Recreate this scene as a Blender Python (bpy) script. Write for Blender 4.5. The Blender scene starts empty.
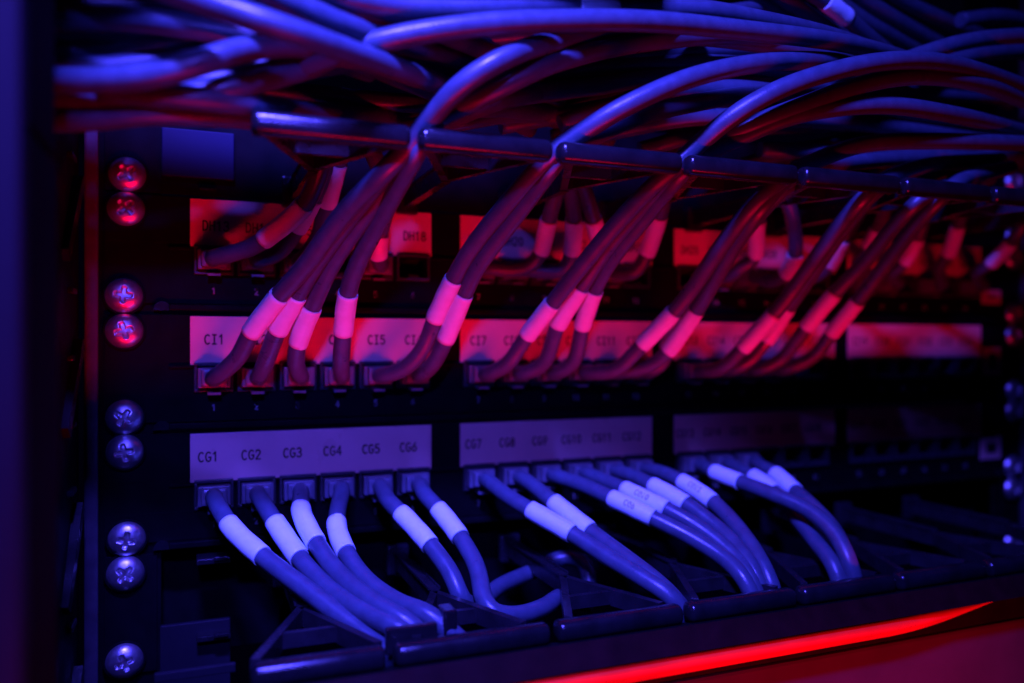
import bpy, bmesh, math, random
from mathutils import Vector, Matrix
random.seed(7)
R = math.radians
MM = 0.001
scn = bpy.context.scene
COL = scn.collection

# ------------------------------------------------------------------ camera
cam_d = bpy.data.cameras.new('camera')
cam = bpy.data.objects.new('camera', cam_d); COL.objects.link(cam)
cam.location = (0.0243, -0.324, 0.0)
cam.rotation_euler = (R(90), 0, R(-21.6))
cam_d.sensor_width = 36; cam_d.lens = 795 * 36 / 1024; cam_d.shift_y = 2.5 / 1024
cam_d.clip_start = 0.01; cam_d.clip_end = 20
cam_d.dof.use_dof = True; cam_d.dof.focus_distance = 0.274; cam_d.dof.aperture_fstop = 4.2
cam_d.dof.aperture_blades = 7
scn.camera = cam

# ------------------------------------------------------------------ world: a dark equipment room
w = bpy.data.worlds.new('World'); scn.world = w; w.use_nodes = True
bg = w.node_tree.nodes['Background']
bg.inputs[0].default_value = (0.10, 0.06, 1.0, 1); bg.inputs[1].default_value = 0.0025

# ------------------------------------------------------------------ lamps: a blue one up front, a red tube down front
def area(name, loc, target, sx, sy, color, power, spread):
    l = bpy.data.lights.new(name, 'AREA'); l.shape = 'RECTANGLE'; l.size = sx; l.size_y = sy
    l.color = color; l.energy = power; l.spread = R(spread)
    o = bpy.data.objects.new(name, l); COL.objects.link(o); o.location = loc
    o.rotation_euler = (Vector(target) - Vector(loc)).to_track_quat('-Z', 'Y').to_euler()
    return o
area('blue_lamp', (0.0, -0.290, 0.280), (0.07, -0.09, 0.06), 0.07, 0.02, (0.066, 0.050, 1.0), 3.7, 104)
area('blue_side_lamp', (0.002, -0.46, 0.165), (0.06, 0.0, -0.060), 0.03, 0.02, (0.066, 0.050, 1.0), 0.135, 44)
area('red_lamp', (0.165, -0.245, -0.200), (0.15, -0.0, -0.03), 0.34, 0.016, (1.0, 0.0, 0.035), 0.46, 84)
scn.view_settings.view_transform = 'Standard'; scn.view_settings.look = 'None'
scn.view_settings.exposure = -0.12; scn.view_settings.gamma = 1
scn.cycles.use_denoising = True
scn.cycles.max_bounces = 8

# ------------------------------------------------------------------ materials
def mat(name, color, rough=0.5, metal=0.0, spec=0.5, var=0.0, vscale=300, bump=0.0, bscale=900, trans=0.0, alpha=1.0, rvar=0.0, coat=0.0, stretch=None):
    m = bpy.data.materials.new(name); m.use_nodes = True
    nt = m.node_tree; b = nt.nodes['Principled BSDF']
    b.inputs['Base Color'].default_value = (*color, 1); b.inputs['Roughness'].default_value = rough
    b.inputs['Metallic'].default_value = metal; b.inputs['Specular IOR Level'].default_value = spec
    b.inputs['Transmission Weight'].default_value = trans; b.inputs['Coat Weight'].default_value = coat
    tc = nt.nodes.new('ShaderNodeTexCoord'); src = tc.outputs['Object']
    if stretch:
        mp = nt.nodes.new('ShaderNodeMapping'); mp.inputs['Scale'].default_value = stretch
        nt.links.new(src, mp.inputs[0]); src = mp.outputs[0]
    def noise(s, det=4):
        n = nt.nodes.new('ShaderNodeTexNoise'); n.inputs['Scale'].default_value = s; n.inputs['Detail'].default_value = det
        nt.links.new(src, n.inputs['Vector']); return n
    if var:
        n = noise(vscale); r = nt.nodes.new('ShaderNodeValToRGB')
        r.color_ramp.elements[0].position = 0.3; r.color_ramp.elements[1].position = 0.7
        r.color_ramp.elements[0].color = (*[c * (1 - var) for c in color], 1)
        r.color_ramp.elements[1].color = (*[min(1, c * (1 + var)) for c in color], 1)
        nt.links.new(n.outputs['Fac'], r.inputs[0]); nt.links.new(r.outputs[0], b.inputs['Base Color'])
    if rvar:
        n = noise(vscale * 0.7, 6); mr = nt.nodes.new('ShaderNodeMapRange')
        mr.inputs['From Min'].default_value = 0.3; mr.inputs['From Max'].default_value = 0.7
        mr.inputs['To Min'].default_value = max(0.03, rough - rvar); mr.inputs['To Max'].default_value = min(1, rough + rvar)
        nt.links.new(n.outputs['Fac'], mr.inputs[0]); nt.links.new(mr.outputs[0], b.inputs['Roughness'])
    if bump:
        n = noise(bscale, 5); bp = nt.nodes.new('ShaderNodeBump'); bp.inputs['Strength'].default_value = bump
        bp.inputs['Distance'].default_value = 0.0004
        nt.links.new(n.outputs['Fac'], bp.inputs['Height']); nt.links.new(bp.outputs[0], b.inputs['Normal'])
    return m
M = {
 'black': mat('black_powder_coat', (0.0035, 0.0035, 0.0045), 0.58, spec=0.06, var=0.3, vscale=120, bump=0.25, bscale=2600, rvar=0.12),
 'plastic': mat('black_plastic', (0.009, 0.009, 0.011), 0.22, spec=0.5, var=0.3, vscale=160, bump=0.10, bscale=1400, rvar=0.08),
 'arm': mat('moulded_arm_plastic', (0.013, 0.013, 0.016), 0.28, spec=0.5, var=0.3, vscale=160, bump=0.10, bscale=1400, rvar=0.08),
 'jack': mat('smoky_jack_plastic', (0.04, 0.04, 0.05), 0.38, spec=0.3, rvar=0.1, var=0.3, vscale=500),
 'cavity': mat('jack_cavity', (0.008, 0.008, 0.008), 0.6, spec=0.2, var=0.2),
 'void': mat('matt_black_felt', (0.003, 0.003, 0.004), 0.9, spec=0.05, var=0.2),
 'tile': mat('blue_blanking_tile', (0.003, 0.005, 0.032), 0.5, spec=0.2, var=0.1, vscale=80),
 'gold': mat('gold_contacts', (0.8, 0.55, 0.2), 0.3, metal=1.0, rvar=0.1),
 'plug': mat('clear_plug_plastic', (0.16, 0.17, 0.20), 0.36, spec=0.5, trans=0.2, rvar=0.08),
 'jacket': mat('grey_pvc_jacket', (0.052, 0.076, 0.102), 0.36, spec=0.55, var=0.16, vscale=260, bump=0.16, bscale=1500, rvar=0.10),
 'sleeve': mat('white_vinyl_sleeve', (0.66, 0.88, 0.84), 0.42, spec=0.45, var=0.05, vscale=350, bump=0.30, bscale=420, rvar=0.10),
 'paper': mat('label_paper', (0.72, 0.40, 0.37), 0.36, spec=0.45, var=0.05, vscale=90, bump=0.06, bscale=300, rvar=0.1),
 'faint': mat('faded_print', (0.28, 0.28, 0.30), 0.5, spec=0.3, var=0.3, vscale=900),
 'ink': mat('black_ink', (0.03, 0.025, 0.03), 0.6, spec=0.2, var=0.1),
 'print': mat('pale_print', (0.26, 0.26, 0.26), 0.6, spec=0.2, var=0.1),
 'zinc': mat('zinc_plated_steel', (0.62, 0.62, 0.64), 0.36, metal=0.92, var=0.12, vscale=700, bump=0.10, bscale=1600, rvar=0.08),
 'rail': mat('galvanised_rail', (0.07, 0.065, 0.08), 0.5, metal=0.4, var=0.25, vscale=180, bump=0.15, rvar=0.12),
 'post': mat('grey_cabinet_paint', (0.014, 0.008, 0.013), 0.65, spec=0.12, var=0.1, vscale=40, bump=0.1),
 'greyplate': mat('grey_plate', (0.010, 0.010, 0.014), 0.5, spec=0.2, var=0.15, vscale=60, bump=0.1),
 'lip': mat('red_glow_lip', (0.40, 0.05, 0.015), 0.5, metal=0.1, var=0.22, vscale=40, bump=0.1, rvar=0.1),  # red lamp's glow is put into the lip's own colour
 'device': mat('dark_grey_enamel', (0.030, 0.028, 0.030), 0.7, spec=0.12, var=0.15, vscale=50, bump=0.1, rvar=0.1),
}

# ------------------------------------------------------------------ mesh helpers (rack millimetres: X right, d out towards the viewer, Z up)
def P(X, d, Z): return Vector((X * MM, -d * MM, Z * MM))
class MB:
    def __init__(s): s.v = []; s.f = []; s.sm = []
    def add(s, vs, fs, smooth=False):
        o = len(s.v); s.v += [tuple(v) for v in vs]; s.f += [[i + o for i in f] for f in fs]; s.sm += [smooth] * len(fs)
        return s
    def box(s, x0, x1, d0, d1, z0, z1, bev=0.0):
        if x0 > x1: x0, x1 = x1, x0
        if d0 > d1: d0, d1 = d1, d0
        if z0 > z1: z0, z1 = z1, z0
        b = min(bev, (x1 - x0) * .45, (d1 - d0) * .45, (z1 - z0) * .45)
        bm = bmesh.new(); bmesh.ops.create_cube(bm, size=1)
        for v in bm.verts:
            v.co = Vector(((x0 + x1) / 2 + v.co.x * (x1 - x0), (d0 + d1) / 2 + v.co.y * (d1 - d0), (z0 + z1) / 2 + v.co.z * (z1 - z0)))
        if b > 0: bmesh.ops.bevel(bm, geom=bm.edges[:], offset=b, segments=2, profile=0.6, affect='EDGES', clamp_overlap=True)
        bm.verts.index_update()
        s.add([P(*v.co) for v in bm.verts], [[v.index for v in reversed(f.verts)] for f in bm.faces]); bm.free()
        return s
    def prism(s, poly, z0, z1):             # outline in (X, d), extruded in Z
        n = len(poly)
        vs = [P(x, d, z0) for x, d in poly] + [P(x, d, z1) for x, d in poly]
        fs = [list(range(n)), list(range(2 * n - 1, n - 1, -1))] + [[i, n + i, n + (i + 1) % n, (i + 1) % n] for i in range(n)]
        return s.add(vs, fs)
    def bar(s, a, b, wx, hz):               # a beam of width wx (horizontal) and height hz between two (X,d,Z) points
        a, b = Vector(a), Vector(b); t = (b - a).normalized(); up = Vector((0, 0, 1)); n = t.cross(up).normalized(); u = n.cross(t)
        c = [(-1, -1), (1, -1), (1, 1), (-1, 1)]
        vs = [P(*(q + n * (wx / 2 * i) + u * (hz / 2 * j))) for q in (a, b) for i, j in c]
        return s.add(vs, [[3, 2, 1, 0], [4, 5, 6, 7]] + [[i, (i + 1) % 4, 4 + (i + 1) % 4, 4 + i] for i in range(4)])
    def mesh(s, name):
        me = bpy.data.meshes.new(name); me.from_pydata(s.v, [], s.f); me.update()
        bm = bmesh.new(); bm.from_mesh(me); bmesh.ops.recalc_face_normals(bm, faces=bm.faces[:]); bm.to_mesh(me); bm.free()
        me.polygons.foreach_set('use_smooth', s.sm); return me
    def build(s, name, m, parent=None, loc=None):
        me = s.mesh(name); me.materials.append(M[m]); return inst(name, me, parent, loc)
def inst(name, me, parent=None, loc=None):
    o = bpy.data.objects.new(name, me); COL.objects.link(o); o.parent = parent
    if loc is not None: o.location = P(*loc)
    return o
def empty(name, loc=(0, 0, 0)):
    e = bpy.data.objects.new(name, None); COL.objects.link(e); e.empty_display_size = 0.01
    return e
def tag(o, label, cat, group=None):
    o['label'] = label; o['category'] = cat
    if group: o['group'] = group
    return o

# stroke lettering, glyph box 0.6 x 1
def arc(cx, cy, rx, ry, a0, a1, n=7): return [(cx + rx * math.cos(R(a0 + (a1 - a0) * i / n)), cy + ry * math.sin(R(a0 + (a1 - a0) * i / n))) for i in range(n + 1)]
GL = {
 'C': [arc(.33, .5, .30, .5, 50, 310, 10)],
 'G': [arc(.33, .5, .30, .5, 50, 320, 10) + [(.60, .45), (.36, .45)]],
 'I': [[(.3, 0), (.3, 1)], [(.1, 0), (.5, 0)], [(.1, 1), (.5, 1)]],
 'D': [[(.08, 0), (.08, 1), (.28, 1)] + arc(.28, .5, .30, .5, 90, -90, 8) + [(.08, 0)]],
 'H': [[(.06, 0), (.06, 1)], [(.56, 0), (.56, 1)], [(.06, .52), (.56, .52)]],
 '0': [arc(.3, .5, .25, .5, 0, 360, 14)], '1': [[(.1, .78), (.32, 1), (.32, 0)]],
 '2': [arc(.3, .74, .24, .26, 165, -35, 8) + [(.06, 0), (.56, 0)]],
 '3': [arc(.28, .76, .24, .24, 150, -90, 8), arc(.28, .27, .27, .27, 90, -150, 8)],
 '4': [[(.44, 0), (.44, 1), (.04, .3), (.6, .3)]], '5': [[(.52, 1), (.12, 1), (.1, .56)] + arc(.28, .32, .27, .32, 110, -140, 8)],
 '6': [[(.45, 1), (.1, .45)], arc(.3, .29, .25, .29, 0, 360, 12)], '7': [[(.05, 1), (.56, 1), (.22, 0)]],
 '8': [arc(.3, .76, .21, .24, 0, 360, 12), arc(.3, .27, .26, .27, 0, 360, 12)],
 '9': [[(.15, 0), (.5, .55)], arc(.3, .71, .25, .29, 0, 360, 12)],
}
def strokes(txt, adv=.78):
    x = 0; out = []
    for c in txt:
        for pl in GL[c]: out.append([(x + a, b) for a, b in pl])
        x += adv
    return out, x - (adv - .62)
def letters(mb, txt, h, th, fn, align=0.5):
    st, wd = strokes(txt)
    for pl in st:
        for (ax, ay), (bx_, by) in zip(pl, pl[1:]):
            a = Vector(((ax - wd * align) * h, (ay - .5) * h)); b = Vector(((bx_ - wd * align) * h, (by - .5) * h))
            t = b - a
            if t.length < 1e-6: continue
            t.normalize(); n = Vector((-t.y, t.x)) * th / 2; a = a - t * th * .35; b = b + t * th * .35
            mb.add([fn(*(a + n)), fn(*(a - n)), fn(*(b - n)), fn(*(b + n))], [[0, 1, 2, 3]])

# ------------------------------------------------------------------ cabinet: post, side wall, rails
def slab(name, label, cat, m, *boxes, bev=0.6):
    mb = MB()
    for b in boxes: mb.box(*b, bev=bev)
    o = mb.build(name, m); tag(o, label, cat); return o
slab('cabinet_post', 'blurred painted cabinet post at the left picture edge, blue above and red below', 'post', 'post', (-60, -3.6, 161, 168, -260, 260), bev=1.5)
wall = empty('side_channel'); tag(wall, 'dark slotted cabinet channel between the left post and the rail', 'channel')
MB().box(-17.5, -15.2, 2, 120, -260, 260, .4).build('web', 'black', wall)
MB().box(-17.5, -5.2, 119, 149.5, -260, 40, .5).build('return', 'void', wall)
MB().box(-17.5, -5.2, 122, 149.5, 42, 260, .5).build('return', 'void', wall)
for z in [-160 + 22.2 * k for k in range(15)]:
    MB().box(-15.4, -13.4, 20, 30, z - 1.0, z + 1.0, .5).build('tab', 'plastic', wall)
for z in (-120, -64, -8, 48, 104):
    MB().bar((-14.6, 40, z - 20), (-13.6, 14, z + 8), 3, 5).build('brace', 'plastic', wall)
for side, x0 in (('left', 0), ('right', 1)):
    rr = empty('rack_rail')
    s = -1 if x0 == 0 else 1; ox = 0 if x0 == 0 else 465
    tag(rr, 'galvanised rack rail behind the screws at the %s end of the panels' % side, 'rail', 'rack rails')
    MB().box(ox - 11.8, ox + 11.8, -4, -1.4, -260, 260, .5).build('flange', 'black', rr)
    MB().box(ox + s * 12.0, ox + s * 13.8, -40, 1.2, -260, 260, .6).build('web', 'black', rr)
    MB().box(ox + s * 9.0, ox + s * 13.6, -1.2, 2.0, -260, 260, .9).build('lip', 'rail', rr)

slab('overhead_blocker', 'black shelf just above the top of the picture, added to shade the top panel', 'blocker', 'black', (-60, 150, 114, 125, 108, 153), bev=1)  # unseen box, added only to keep blue light off the top labels

# ------------------------------------------------------------------ screw (pan head with a cross recess), shared mesh
def screw_mesh():
    rad, hgt, NR, NA = 6.5, 3.8, 20, 60
    vs = []; fs = []
    for i in range(NR + 1):
        r = rad * i / NR
        for j in range(NA):
            a = 2 * math.pi * j / NA
            x, z = r * math.cos(a), r * math.sin(a)
            d = hgt * (1 - (r / rad) ** 2.6) ** 0.62 if i < NR else 0
            x2, z2 = abs(x), abs(z); arm = min(x2, z2); lng = max(x2, z2)
            half = 0.62 + .25 * max(0, 1 - lng / 2.4)
            k = max(0, min(1, (half + .22 - arm) / .3)) * max(0, min(1, (3.1 - lng) / .5))
            k = max(k, max(0, min(1, (1.45 - r) / .3)))
            d -= k * 1.7
            vs.append(P(x, d, z))
    for i in range(NR):
        for j in range(NA):
            fs.append([i * NA + j, i * NA + (j + 1) % NA, (i + 1) * NA + (j + 1) % NA, (i + 1) * NA + j])
    me = MB().add(vs, fs, True).mesh('screw'); me.materials.append(M['zinc']); return me
def washer_mesh():
    vs = []; fs = []; NA = 40
    for r, d in ((6.2, 0.0), (6.2, .5), (7.0, .5), (7.2, .3), (7.2, 0)):
        for j in range(NA): vs.append(P(r * math.cos(2 * math.pi * j / NA), d, r * math.sin(2 * math.pi * j / NA)))
    for i in range(4):
        for j in range(NA): fs.append([i * NA + j, i * NA + (j + 1) % NA, (i + 1) * NA + (j + 1) % NA, (i + 1) * NA + j])
    me = MB().add(vs, fs, True).mesh('washer'); me.materials.append(M['black']); return me
SCREW, WASHER = screw_mesh(), washer_mesh()
def screw(parent, x, z, d=.6):
    jx, jz = random.uniform(-.7, .7), random.uniform(-.25, .25)
    o = inst('screw', SCREW, parent, (x + jx, d + .6, z + jz)); o.rotation_euler = (R(random.uniform(-3, 3)), random.uniform(0, 1.57), 0)
    inst('washer', WASHER, o)
    return o

# ------------------------------------------------------------------ patch panels
def port_x(g, i): return 21.8 + 106.8 * g + 8.4 + 15.55 * i
def jack_mesh():
    mb = MB()                                                # a frame round the opening, its tunnel and back wall
    mb.box(-7.0, 7.0, -12, 1.8, 4.3, 5.6, .35); mb.box(-7.0, 7.0, -12, 1.8, -5.6, -4.3, .35)
    mb.box(-7.0, -6.0, -12, 1.7, -4.28, 4.28, .2); mb.box(6.0, 7.0, -12, 1.7, -4.28, 4.28, .2)
    mb.box(-2.2, 2.2, -11, 1.2, -4.28, -3.1, .2)
    me = mb.mesh('port'); me.materials.append(M['jack']); return me
def cavity_mesh():
    me = MB().box(-5.98, 5.98, -12, -9, -4.27, 4.27).mesh('cavity'); me.materials.append(M['cavity']); return me
def contacts_mesh():
    mb = MB()
    for k in range(8): mb.bar((-3.6 + k * 1.02, -1.5, 4.1), (-3.6 + k * 1.02, -8.5, 1.2), .4, .3)
    me = mb.mesh('contacts'); me.materials.append(M['gold']); return me
JACK, CAV, CON = jack_mesh(), cavity_mesh(), contacts_mesh()
def patch_panel(row, zt, first, label):
    pn = empty('patch_bay'); tag(pn, label, 'patch panel', 'patch panels in the rack')
    zb = zt - 44.0; zp = zt - 24.0
    pl = MB()
    pl.box(-7.2, 472.2, -1.2, 0, zt - 18.2, zt - .4, .2)           # band behind the label strips
    pl.box(-7.2, 472.2, -1.2, 0, zb + 3.2, zt - 29.8, .2)          # band below the ports
    xs = [-7.2]
    for g in range(4):
        for i in range(6): xs += [port_x(g, i) - 7.05, port_x(g, i) + 7.05]
    xs.append(472.2)
    for a, b in zip(xs[0::2], xs[1::2]):
        if b - a > .1: pl.box(a, b, -1.19, -.01, zt - 29.85, zt - 18.15)
    face = pl.build('face_plate', 'black', pn)
    MB().box(14.5, 452, -1.0, 2.6, zb + .6, zb + 3.0, .5).build('bottom_lip', 'black', pn)
    MB().box(14.5, 452, -.5, 1.4, zt - 20.6, zt - 19.4, .3).build('label_rail', 'black', pn)
    for x in (12.2, 454.5):
        vs = []; n = 14
        for d in (0.02, 1.8):
            for j in range(n + 1): vs.append(P(x + 3.1 * math.cos(math.pi * j / n), d, zb + .6 + 3.4 * math.sin(math.pi * j / n)))
        fs = [list(range(n + 1)), list(range(2 * n + 1, n, -1))] + [[j, j + 1, n + 2 + j, n + 1 + j] for j in range(n)] + [[n, 0, n + 1, 2 * n + 1]]
        MB().add(vs, fs).build('corner_boss', 'plastic', pn)
    for g in range(4):
        x0 = 21.8 + 106.8 * g; x1 = x0 + (94.0, 94.5, 98.0, 98.0)[g]
        tl = random.uniform(-.15, .15)
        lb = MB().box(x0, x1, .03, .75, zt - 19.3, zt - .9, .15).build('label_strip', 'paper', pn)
        for i in range(6):
            mb = MB(); X = port_x(g, i) - 2.3 - (.5 if g else 0) + {'DH': 3.0, 'CI': 2.5, 'CG': 0.3}[row]
            letters(mb, '%s%d' % (row, first + g * 6 + i), 3.5, .60, lambda u, v: P(X + u * .92, .80, zt - (10.9 if row == 'DH' else 9.8) + v + tl))
            mb.build('lettering', 'ink', lb)
            inst('port', JACK, pn, (port_x(g, i), 0, zp))
            p = pn.children[-1] if False else None
    for g in range(4):
        for i in range(6):
            mb = MB(); X = port_x(g, i)
            letters(mb, str(g * 6 + i + 1), 2.3, .42, lambda u, v: P(X + u, .06, zt - 35.6 + v))
            mb.build('port_number', 'print', face)
    for ch in [c for c in bpy.data.objects if c.parent == pn and c.name.startswith('port')]:
        inst('cavity', CAV, ch); inst('contacts', CON, ch)
    for x in (0, 465):
        screw(pn, x, zt - 6.35); screw(pn, x, zt - 38.1)
    return pn, zp
pd, zd = patch_panel('DH', 55.9, 13, 'top patch panel with red lit label strips reading DH13 to DH18')
pi_, zi = patch_panel('CI', 11.4, 1, 'middle patch panel with label strips starting at CI1')
pg, zg = patch_panel('CG', -33.05, 1, 'bottom patch panel with violet label strip CG1 to CG6')
def sticker(parent, x0, x1, z0, z1, m='paper'):
    o = MB().box(x0, x1, .03, 1.0, z0, z1, .3).build('sticker', m, parent)
    MB().box(x0 + 4, x1 - 4, 1.02, 1.3, z0 + 3.5, z1 - 3.5, .2).build('sticker_print', 'greyplate', o)
sticker(pi_, 442, 456, -18, -2); sticker(pg, 440, 456, -66, -53); sticker(pd, 441, 456, 23, 31)

# ------------------------------------------------------------------ cable managers (arms carrying T shaped heads in a row)
GAPS = [36.3, 82.6, 127.2, 173.9, 221.6, 269.2, 316.6, 364, 411]
def head_mesh(x0, x1, d0, d1, z0, z1):
    vs = []; fs = []; n = 20; rings = []
    dc, zc, hd, hz = (d0 + d1) / 2, (z0 + z1) / 2, (d1 - d0) / 2, (z1 - z0) / 2
    for x, k in ((x0, .35), (x0 + .25, .7), (x0 + .9, .93), (x0 + 1.8, 1), (x1 - 1.8, 1), (x1 - .9, .93), (x1 - .25, .7), (x1, .35)):
        for j in range(n):
            a = 2 * math.pi * j / n; c, s_ = math.cos(a), math.sin(a)
            e = .78
            vs.append(P(x, dc + k * hd * math.copysign(abs(c) ** e, c), zc + k * hz * math.copysign(abs(s_) ** e, s_)))
    for i in range(7):
        for j in range(n): fs.append([i * n + j, i * n + (j + 1) % n, (i + 1) * n + (j + 1) % n, (i + 1) * n + j])
    fs += [list(range(n)), list(range(8 * n - 1, 7 * n - 1, -1))]
    return MB().add(vs, fs, True)
def manager(zc, label, gaps, armz):
    mg = empty('cable_manager'); tag(mg, label, 'cable manager', 'horizontal cable managers')
    for a, b in zip(gaps, gaps[1:]):
        xc = (a + b) / 2
        head_mesh(a + 1.3, b - 1.3, 96, 103, zc - 3.4, zc + 3.4).build('head', 'plastic', mg)
        mb = MB()
        mb.bar((xc, -2, armz), (xc, 58, armz), 3.2, 6.5)
        mb.bar((xc, 57, armz), (xc - 17, 97, armz), 2.6, 5.5); mb.bar((xc, 57, armz), (xc + 17, 97, armz), 2.6, 5.5)
        mb.bar((xc - 9, 78, armz), (xc + 9, 78, armz), 2.2, 4.5)
        mb.box(xc - 4.5, xc + 4.5, 0, 4, armz - 6, armz + 6, 1.0)
        ar = mb.build('arm', 'arm', mg)
        for s in (-1, 1): MB().bar((xc + s * 1.9, 4, armz + 3.5), (xc + s * 1.9, 57, armz + 3.5), .7, .9).build('rib', 'arm', ar)
    return mg
up = manager(59.5, 'upper cable manager whose black bar holds back the arching cables', GAPS, 59.5)
MB().box(-7.2, 472.2, -1.4, -.2, 56.3, 100.0, .2).build('back_plate', 'black', up)
MB().box(12.0, 37.5, 0, 2.2, 62.5, 80.5, .4).build('blank_tile', 'tile', up)
MB().box(25, 31, 0, 2.5, 58.0, 59.2, .3).build('clip', 'plastic', up)
for x in (0, 465):
    screw(up, x, 100.3 - 38.1); screw(up, x, 100.3 - 6.35)
LG = [36.3, 75.5, 126.4, 174.3, 221.0, 267.0, 314, 361, 409]
lo = manager(-89.3, 'lower cable manager whose rings swallow the sagging cables', LG, -88.5)
for x in (0, 465):
    MB().box(x - 7.2, x + 10.4 if x == 0 else x + 7.2, -1.2, 0, -121.6, -77.9, .2).build('ear', 'black', lo)
    screw(lo, x, -77.5 - 6.35); screw(lo, x, -77.5 - 38.1)
MB().box(10.6, 454, -16, -14.5, -121.6, -77.9, .2).build('back_plate', 'black', lo)
MB().box(11.5, 36, 2, 4, -150, -104, .5).build('grey_bracket', 'greyplate', lo)
MB().box(12.2, 35.5, 60, 61.5, -102.5, -99.5, .5).build('grey_bracket', 'greyplate', lo)
for z in (-79.5, -108.0):
    cl = MB().box(24, 36, 0, 9, z - 2.2, z, .5).build('clip', 'plastic', lo)
    MB().box(30, 35, 9.1, 11, z - .6, z + .9, .4).build('catch', 'plastic', cl)
MB().box(75.5, 91, 92.6, 95.6, -91, -83.2, .7).build('retaining_clip', 'plastic', lo)
MB().box(94.5, 99, 82, 90, -92, -82.0, .8).build('stop_post', 'plastic', lo)
# tray front below the heads, with the bright folded lip
tf = MB()
tf.add([P(x, d, z) for x in (36.5, 472) for d, z in ((107.5, -90.4), (112, -97.2), (97, -97.2), (97, -93.6))],
       [[0, 1, 5, 4], [1, 2, 6, 5], [2, 3, 7, 6], [3, 0, 4, 7], [0, 3, 2, 1], [4, 5, 6, 7]])
tf.build('tray_front', 'black', lo)
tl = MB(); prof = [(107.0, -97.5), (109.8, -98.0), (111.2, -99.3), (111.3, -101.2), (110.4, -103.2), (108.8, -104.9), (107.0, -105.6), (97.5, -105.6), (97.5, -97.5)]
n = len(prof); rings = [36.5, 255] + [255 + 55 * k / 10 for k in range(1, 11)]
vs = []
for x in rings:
    u = max(0, (x - 255) / 55); k = 1 - .9 * u * u  # right end shrinks away, shaped to imitate the red light fading
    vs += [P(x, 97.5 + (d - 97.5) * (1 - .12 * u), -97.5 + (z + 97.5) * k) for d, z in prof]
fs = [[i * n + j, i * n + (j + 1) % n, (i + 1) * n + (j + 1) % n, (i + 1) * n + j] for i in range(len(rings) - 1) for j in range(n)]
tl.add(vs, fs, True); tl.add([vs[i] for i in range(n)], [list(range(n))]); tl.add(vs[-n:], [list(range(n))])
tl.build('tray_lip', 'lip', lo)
MB().box(36.5, 472, 96.8, 103, -109.4, -97.4, .4).build('tray_leak_filler', 'black', lo)  # filler added behind the lip to stop red light leaking through the slot
MB().box(-7, 36.3, 97, 107.5, -109.4, -92.8, .5).build('red_light_blocker', 'black', lo)  # unseen piece added to keep red light off the lower left screws
dev = empty('equipment_unit'); tag(dev, 'red lit equipment front below the bright lip at the bottom right', 'equipment')
MB().box(-7, 472, 98, 104, -170, -109.6, 1.2).build('front_panel', 'device', dev)
for x in (330, 420): MB().box(x, x + 40, 104.1, 105, -150, -147, .3).build('vent_slot', 'black', dev)

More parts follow.
